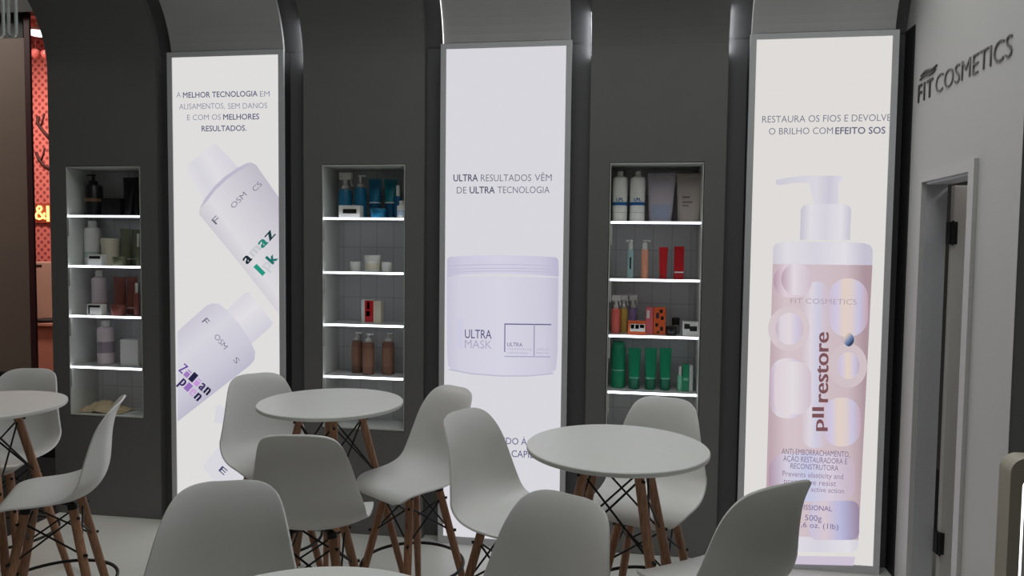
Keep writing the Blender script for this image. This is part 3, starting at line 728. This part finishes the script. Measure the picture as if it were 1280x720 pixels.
carton(1, 2, 453, 469, 374.5, 'white box with red bottle picture on third shelf, middle niche', WHT, .11, panel=[(.28, .95, .05, .97, RED), (.38, .68, .3, .52, WHT), (.45, .65, .6, .9, pm('dark_red', (120, 24, 36)))], group=G2)
carton(1, 2, 469.5, 478, 376, 'plain cream box touching the red-printed box', CRE, .11, th=1.4, group=G2)
for (a, b, yt, lab, dp) in ((440, 453, 415, 'brown pump bottle with white pump, leftmost of three', .15), (453.5, 467.5, 417, 'brown pump bottle with white pump, nearest of three', .10), (478, 492.5, 416, 'brown pump bottle with white pump standing apart at right', .13)):
    pump(1, 3, a, b, yt, lab + ', middle niche', COF, WHT, dp, head=.2, group=G2, dirx=1, band=(.25, .8, pm('coffee_label', (150, 110, 90))))

# right niche
for a, b, lab in ((766.5, 785, 'white bottle with blue band at left end of top shelf, right niche'), (788, 807, 'white bottle with blue band next to the silver pouches')):
    t, r, h, hb = bottle(2, 0, a, b, 214.5, lab, WHT, WHT, .10, cap=.09, neck=.4, group=G3, band=(.36, .43, pm('band_blue', (30, 92, 150))))
    s_ = at(a, 240, YF + .1)
    bm, x_a, x_b, y_a, y_b = text_bm('LPL', .03)
    for v in bm.verts:
        u = (v.co.x - x_a) / (x_b - x_a) - .5; ang = u * 1.0
        v.co = (math.sin(ang) * (r + .001), -math.cos(ang) * (r + .001), hb * .45 + (v.co.y / .73) * hb * .07)
    obj('label_letters', bm, pm('band_blue', (30, 92, 150)), t)
    bandring(t, r, hb * .2, hb * .21, SLV)
def pouch(x0, x1, yt, label, m, m2, pr_, pm_):
    t, wd, h = place(2, 0, x0, x1, yt, .11, label, 'foil_pouch', 'pouch', G3); bm = NB(); n = 16; rows = []
    for j in range(11):
        u = j / 10; row = []
        wj = wd / 2 * (.80 + .2 * u); th = .03 * (1 - u) ** .8 + .0015
        for s_ in (-1, 1):
            for i in range(n + 1):
                v = -1 + 2 * i / n; v *= -s_
                row.append(bm.verts.new((wj * v + .005 * u, s_ * th * max(0, 1 - v * v) ** .5, h * u + (.004 * v * u))))
        rows.append(row)
    N = len(rows[0])
    for a, b in zip(rows, rows[1:]):
        for i in range(N): bm.faces.new((a[i], a[(i + 1) % N], b[(i + 1) % N], b[i]))
    bmesh.ops.remove_doubles(bm, verts=bm.verts, dist=1e-6)
    autosmooth(obj('pouch_body', bm, m, t), 60)
    for (u0, u1, v0, v1) in pr_:
        bm = NB(); k = 6; rows = []
        for j in range(k + 1):
            v = v0 + (v1 - v0) * j / k; th = .03 * (1 - v) ** .8 + .0015; row = []
            for i in range(k + 1):
                q_ = u0 + (u1 - u0) * i / k; row.append(bm.verts.new((wd / 2 * (.8 + .2 * v) * q_ + .005 * v, -th * (1 - q_ * q_) ** .5 - .0012, h * v)))
            rows.append(row)
        for a_, b_ in zip(rows, rows[1:]):
            for i in range(k): bm.faces.new((a_[i], a_[i + 1], b_[i + 1], b_[i]))
        obj('label_print', bm, pm_, t, True)
    bm = NB(); box(bm, -wd / 2 + .004, wd / 2 + .004, -.0035, .0035, h * .93, h * 1.0, .001); obj('seal_strip', bm, m2, t)
pouch(809, 844, 216.5, 'silver lilac foil pouch left of the taupe pouch', LIL, pm('seal_grey', (150, 144, 148), .3), ((-.8, .8, .06, .36),), pm('pouch_blue', (150, 156, 178), .3)); pouch(845, 879.5, 217, 'taupe foil pouch at right end of the top shelf', SLV, pm('seal_taupe', (150, 140, 132), .3), ((-.6, .0, .50, .53), (-.6, .2, .40, .425), (-.6, -.1, .33, .35)), pm('pouch_ink', (90, 84, 82), .4))
def pen(x0, x1, yt, label, m, dirx, depth=.10):
    t, wd, h = place(2, 1, x0, x1, yt, depth, label, 'mist_bottle', 'bottle', G3); r = wd / 2
    body_lathe(t, 'body', [(r, 0), (r, h * .72), (r * .7, h * .76)], m)
    bm = NB(); lathe(bm, [(r * .7, h * .76), (r * .7, h * .9), (r * .4, h * .92), (r * .4, h)], seg=14); box(bm, min(-r * .6, dirx * r * 1.5), max(r * .6, dirx * r * 1.5), -.005, .005, h * .94, h, .0015)
    autosmooth(obj('spray_head', bm, WHT, t), 35)
    return t, r, h
t, r, h = pen(784.5, 792.5, 300, 'slim clear teal mist bottle with dark lettering, right niche', SKY, -1)
front_label(t, r * .5, h * .25, h * .55, -r, BLK)
t, r, h = pen(802, 811, 300, 'slim peach mist bottle beside the clear teal one', PEA, 1)
squeeze(2, 1, 824, 835, 309, 'red squeeze tube left of the red box, right niche', RED, RED, .10, cap=.1, group=G3)
carton(2, 1, 843, 855, 308, 'red upright box with white line right of the red tube', pm('box_red', (178, 28, 36)), .10, th=.8, panel=[(0.02, .98, .19, .23, WHT)], group=G3)
for a, b, yt, m, dp, lab in ((764.5, 776, 369, CORAL, .10, 'coral spray bottle with white trigger, nearest of three'), (775, 785, 369, YEL, .15, 'yellow spray bottle standing behind the coral one'), (786, 797, 368.5, VIO, .17, 'violet spray bottle standing behind the orange box')):
    trigger(2, 2, a, b, yt, lab, m, WHT, dp, head=.34, group=G3)
carton(2, 2, 785, 807, 401, 'low orange box with black and white print, right niche', ORA, .055, panel=[(.12, .97, .25, .8, WHT), (.16, .36, .45, .75, BLK), (.42, .62, .45, .75, BLK), (.68, .92, .5, .75, BLK)], group=G3)
carton(2, 2, 807.5, 816.5, 384, 'pink-red box with white cap picture between the orange boxes', PINKB, .10, th=1.0, panel=[(.1, .5, .6, .9, WHT)], group=G3)
carton(2, 2, 817, 832, 384, 'tall orange box with dark spots on third shelf, right niche', ORA, .10, th=.8, group=G3,
       panel=[(.5, .75, .8, .93, BLK), (.2, .45, .6, .8, pm('navy', (50, 44, 70))), (.6, .85, .55, .68, BLK), (.15, .4, .3, .42, BLK), (.55, .8, .15, .3, BLK), (.3, .5, .05, .14, BLK)])
jar_(2, 2, 832, 846, 408, 'low black jar beside the spotted orange box', BLK, BLK, .07, group=G3)
bottle(2, 2, 839.5, 850, 397, 'short clear bottle with black cap behind the low black jar', pm('smoke', (110, 108, 106)), BLK, .13, cap=.42, neck=.98, group=G3)
carton(2, 2, 853, 873, 402, 'white box with black print at right end of third shelf', WHT, .07, panel=[(.1, .45, .5, .85, BLK), (.45, .9, .35, .7, BLK)], group=G3)
bottle(2, 3, 764.5, 782.5, 427, 'tall green bottle at left end of the fourth shelf', GRN, GRN, .14, cap=.06, neck=.8, group=G3, band=(.40, .43, pm('pale_mint', (130, 196, 170))))
for a, b, lab in ((785.5, 801.5, 'green squeeze tube nearest the tall green bottle'), (806, 821.5, 'green squeeze tube in the middle of three'), (824.5, 840, 'green squeeze tube rightmost of three')):
    t = squeeze(2, 3, a, b, 435, lab + ', right niche', GRN, DGR, .11, cap=.26, band=pm('pale_mint', (130, 196, 170)), group=G3)
bottle(2, 3, 847, 853.5, 458, 'small pale green bottle with white cap left of the green box', pm('mint', (120, 196, 160)), WHT, .09, cap=.35, group=G3)
carton(2, 3, 853.5, 861, 455, 'slim green box right of the white-capped bottle', GRN, .10, th=1.0, panel=[(.1, .9, .4, .5, pm('pale_mint', (130, 196, 170)))], group=G3)
carton(2, 3, 861.5, 866, 456, 'slim white box at right end of the green products', pm('mint_white', (196, 206, 200)), .10, th=2, group=G3)

# ------------------------------------------------------------------ left: neighbouring stand seen through the gap
M_brown = mat('brown_panel', (0.34, 0.25, 0.2), .6, var=.1, scale=4)
bm = NB(); box(bm, -9, -4.85, 1.2, 1.22, .69, 3.43); struct(obj('wall_left', bm, M_brown))
bm = NB(); box(bm, -9, -4.6, 1.17, 1.3, -.012, .685); struct(obj('baseboard_left', bm, mat('black_plinth', (0.012, 0.012, 0.013), .6)))
bm = NB(); box(bm, -4.849, -4.80, 1.2, 1.22, .69, 3.62); struct(obj('trim_5', bm, mat('dark_red_post', (0.10, 0.028, 0.03), .5)))
bm = NB(); box(bm, -9, -4.70, 1.15, 1.25, 3.62, 4.3); struct(obj('trim_6', bm, mat('black_header', (0.01, 0.01, 0.01), .6)))
bm = NB(); box(bm, -9, -4.875, 1.22, 1.26, 3.432, 3.62); struct(obj('trim_7', bm, mat('grey_header_panel', (0.05, 0.052, 0.055), .6)))
def dotted():
    m = bpy.data.materials.new('pink_dotted_wallpaper'); m.use_nodes = True; nt = m.node_tree; b = nt.nodes['Principled BSDF']; L = nt.links.new
    tc = nt.nodes.new('ShaderNodeTexCoord'); mp = nt.nodes.new('ShaderNodeMapping'); mp.inputs['Scale'].default_value = (1, 0, 1); mp.inputs['Rotation'].default_value = (0, .78, 0)
    vo = nt.nodes.new('ShaderNodeTexVoronoi'); vo.inputs['Scale'].default_value = 17; vo.inputs['Randomness'].default_value = 0.0
    r = nt.nodes.new('ShaderNodeValToRGB'); e = r.color_ramp.elements; e[0].position = .28; e[1].position = .36; e[0].color = (.30, .07, .07, 1); e[1].color = (.66, .22, .2, 1)
    L(tc.outputs['Object'], mp.inputs[0]); L(mp.outputs[0], vo.inputs['Vector']); L(vo.outputs['Distance'], r.inputs[0]); L(r.outputs[0], b.inputs['Base Color']); b.inputs['Roughness'].default_value = .6
    return m
bm = NB(); box(bm, -8.2, -5.0, 3.0, 3.08, 0, 4.2); struct(obj('wall_booth', bm, dotted()))
bm = NB(); box(bm, -8.2, -5.0, 1.5, 3.0, 3.98, 4.05); struct(obj('ceiling', bm, mat('pink_ceiling', (.55, .16, .13), .6)))
l = bpy.data.lights.new('booth_lamp_light', 'AREA'); l.shape = 'DISK'; l.size = .3; l.energy = 75; l.color = (1, .66, .55)
lo = bpy.data.objects.new('booth_lamp_light', l); COL.objects.link(lo); q = at(48, 42, 2.5); lo.location = (q.x, 1.75, 3.84)
t = thing('ceiling_lamp', 'round white ceiling lamp glowing in the pink stand at far left', 'lamp', (q.x, 2.5, 3.86))
bm = NB(); lathe(bm, [(.08, 0), (.085, .01), (.085, .03)], seg=32); obj('diffuser', bm, emis('lamp_glow', (1, .95, .95), 3.0), t)
bm = NB(); lathe(bm, [(.09, .031), (.09, .06), (.03, .065), (.03, .12)], seg=32); obj('housing', bm, mat('white_lamp_housing', (.6, .5, .48), .4), t)
for (px, py, rr, lab) in ((44.5, 67, .05, 'glossy pink balloon hanging left under the round lamp'), (57, 68, .045, 'glossy pink balloon hanging right under the round lamp')):
    q = at(px, py, 2.6); t = thing('balloon', lab, 'balloon', (q.x, 2.6, q.z), 0, 'pink balloons')
    bm = NB(); lathe(bm, [(.004, -rr * 1.15), (rr * .5, -rr * .9), (rr * .87, -rr * .45), (rr, .1 * rr), (rr * .85, rr * .6), (rr * .5, rr * .9), (.003, rr)], seg=24); obj('balloon_body', bm, mat('balloon_pink', (.45, .12, .11), .15), t, True)
    bm = NB(); rod(bm, (0, 0, rr), (0, 0, 3.98 - q.z), .002); obj('string', bm, mat('balloon_string', (.3, .1, .1), .6), t)
M_neon = emis('neon_orange', (1.0, .40, .12), 3.6)
q = at(50, 267, 2.96)
t = thing('neon_sign', 'orange glowing ampersand sign on the pink dotted wall', 'sign', (q.x, 2.96, q.z))
bm = NB()
def amp(s):
    P = [(.55, -.5), (-.25, .28), (-.3, .5), (-.12, .7), (.1, .66), (.17, .48), (.05, .3), (-.3, .06), (-.46, -.18), (-.36, -.44), (-.08, -.52), (.22, -.4), (.42, -.12), (.5, .08)]
    return [(x * s, 0, z * s) for x, z in P]
tube(bm, amp(.115), .011, 8); obj('neon_ampersand', bm, M_neon, t, True)
bm = NB(); rod(bm, (.095, 0, -.085), (.095, 0, .085), .013); obj('neon_bar', bm, M_neon, t)
bm = NB(); box(bm, -.09, .13, .012, .03, -.1, .11); obj('backing_board', bm, mat('sign_backing', (.3, .07, .05), .5), t)
for lab, pts, rr in (('dark bare branch crossing the upper pink wallpaper', ((48, 145), (47, 154), (54, 164), (61, 172)), .018), ('dark bare branch crossing the lower pink wallpaper', ((45, 190), (48, 198), (54, 206), (62, 211)), .016)):
    q = at(*pts[0], 2.99); t = thing('branch', lab, 'branch', (q.x, 2.99, q.z), 0, 'dark branches')
    bm = NB(); P = [at(*a, 2.99) - q for a in pts]; tube(bm, P, rr, 8)
    obj('stem', bm, mat('dark_bark', (.06, .018, .018), .7), t, True)
    bm = NB(); m_ = (P[1] + P[2]) / 2; tube(bm, [m_, m_ + Vector((.03, 0, .08)), m_ + Vector((.05, 0, .15))], rr * .5, 8); obj('twig', bm, mat('dark_bark', (.06, .018, .018), .7), t, True)
a, b = at(47, 327, 2.8), at(64, 385, 2.8)
t = thing('display_cabinet', 'pale beige cabinet under the orange neon sign', 'cabinet', ((a.x + b.x) / 2 + .1, 2.8, 0))
hgt = a.z; bm = NB(); box(bm, -.2, .2, -.12, .12, 0, hgt, .01); obj('cabinet_body', bm, mat('cabinet_beige', (.46, .36, .3), .5), t)
bm = NB(); box(bm, -.14, -.02, -.125, -.1201, hgt - .05, hgt - .03, .001); obj('slot', bm, M_blackmetal, t)
a, b = at(44, 402, 2.4), at(64, 465, 2.4)
t = thing('reception_counter', 'orange-pink counter standing in the neighbouring stand', 'counter', ((a.x + b.x) / 2 + .1, 2.45, 0))
bm = NB(); box(bm, -.28, .28, -.16, .16, 0, b.z - .0, .0); box(bm, -.24, .24, -.14, .16, b.z, a.z - .03, .0); obj('counter_body', bm, mat('counter_salmon', (.75, .38, .29), .5), t)
bm = NB(); box(bm, -.28, .28, -.17, .17, a.z - .03, a.z, .004); obj('counter_top', bm, mat('counter_top', (.7, .42, .34), .4), t)
zt_ = a.z
t = thing('counter_tray', 'dark tray lying on the orange-pink counter', 'tray', ((a.x + b.x) / 2 + .06, 2.42, zt_))
bm = NB(); lathe(bm, [(.10, 0), (.13, .004), (.145, .03), (.14, .03), (.125, .008), (.02, .006)], seg=32); obj('tray_dish', bm, mat('tray_dark', (.02, .02, .025), .4), t, True)
# hooked glass tubes at the top left corner
q = at(8, 20, -.4)
t = thing('glass_tube_pendant', 'hanging pendant of bent pale glass tubes in the top left corner', 'lamp', (q.x, -.4, q.z))
Mg = mat('pale_glass', (.75, .82, .8), .08, trans=.35)
for dx, zlo, yy in ((-.045, -.115, 0), (.01, -.105, .03)):
    bm = NB(); r = .024
    pts = [(dx - r, yy, .6)] + [(dx - r, yy, .3), (dx - r, yy, zlo + r)] + [(dx - r * math.cos(a), yy, zlo + r - r * math.sin(a)) for a in [math.pi * k / 10 for k in range(1, 10)]] + [(dx + r, yy, zlo + r), (dx + r, yy, .3), (dx + r, yy, .6)]
    tube(bm, pts, .0095, 12); obj('glass_tube', bm, Mg, t, True)
bm = NB(); lathe(bm, [(.07, .6), (.07, .63), (.01, .64), (.01, 1.3)], seg=24); obj('ceiling_mount', bm, M_blackmetal, t)

# ------------------------------------------------------------------ illuminated mirror at the lower right edge
a = at(1261, 569, -2.4); hgt = a.z
W_ = .42
t = thing('illuminated_mirror', 'standing arched mirror with beige frame and glowing white tube, right edge', 'mirror', (a.x - .004 + W_ / 2, -2.4, 0))
def rrect(w_, z0, z1, r, n=8):
    P = []
    for cx, cz, a0 in ((w_ / 2 - r, z0 + r, -90), (w_ / 2 - r, z1 - r, 0), (-w_ / 2 + r, z1 - r, 90), (-w_ / 2 + r, z0 + r, 180)):
        for k in range(n + 1):
            an = R_(a0 + 90 * k / n); P.append((cx + r * math.cos(an), cz + r * math.sin(an)))
    return P
def ring_solid(P, Q, y0, y1):
    bm = NB(); n = len(P)
    v = [[bm.verts.new((x, y, z)) for x, z in C] for C in (P, Q) for y in (y0, y1)]
    for k in range(n):
        j = (k + 1) % n
        for a_, b_ in ((0, 1), (1, 3), (3, 2), (2, 0)): bm.faces.new((v[a_][k], v[a_][j], v[b_][j], v[b_][k]))
    return bm
obj('frame', ring_solid(rrect(W_, 0, hgt, .035), rrect(W_ - .05, .025, hgt - .045, .02), -.02, .03), mat('beige_frame', (.5, .46, .38), .5), t)
bm = NB(); tube(bm, [(x, -.004, z) for x, z in rrect(W_ - .062, .031, hgt - .052, .018)], .0065, 8, True); 
obj('light_tube', bm, emis('mirror_tube', (1, .96, .9), 2.2), t, True)
bm = NB(); P = rrect(W_ - .04, .02, hgt - .04, .02); f = [[bm.verts.new((x, y, z)) for x, z in P] for y in (.012, .022)]
bm.faces.new(f[0]); bm.faces.new(f[1][::-1])
for k in range(len(P)): bm.faces.new((f[0][k], f[0][(k + 1) % len(P)], f[1][(k + 1) % len(P)], f[1][k]))
obj('mirror_glass', bm, mat('mirror_silver', (.8, .8, .8), .05, metal=1.0), t)
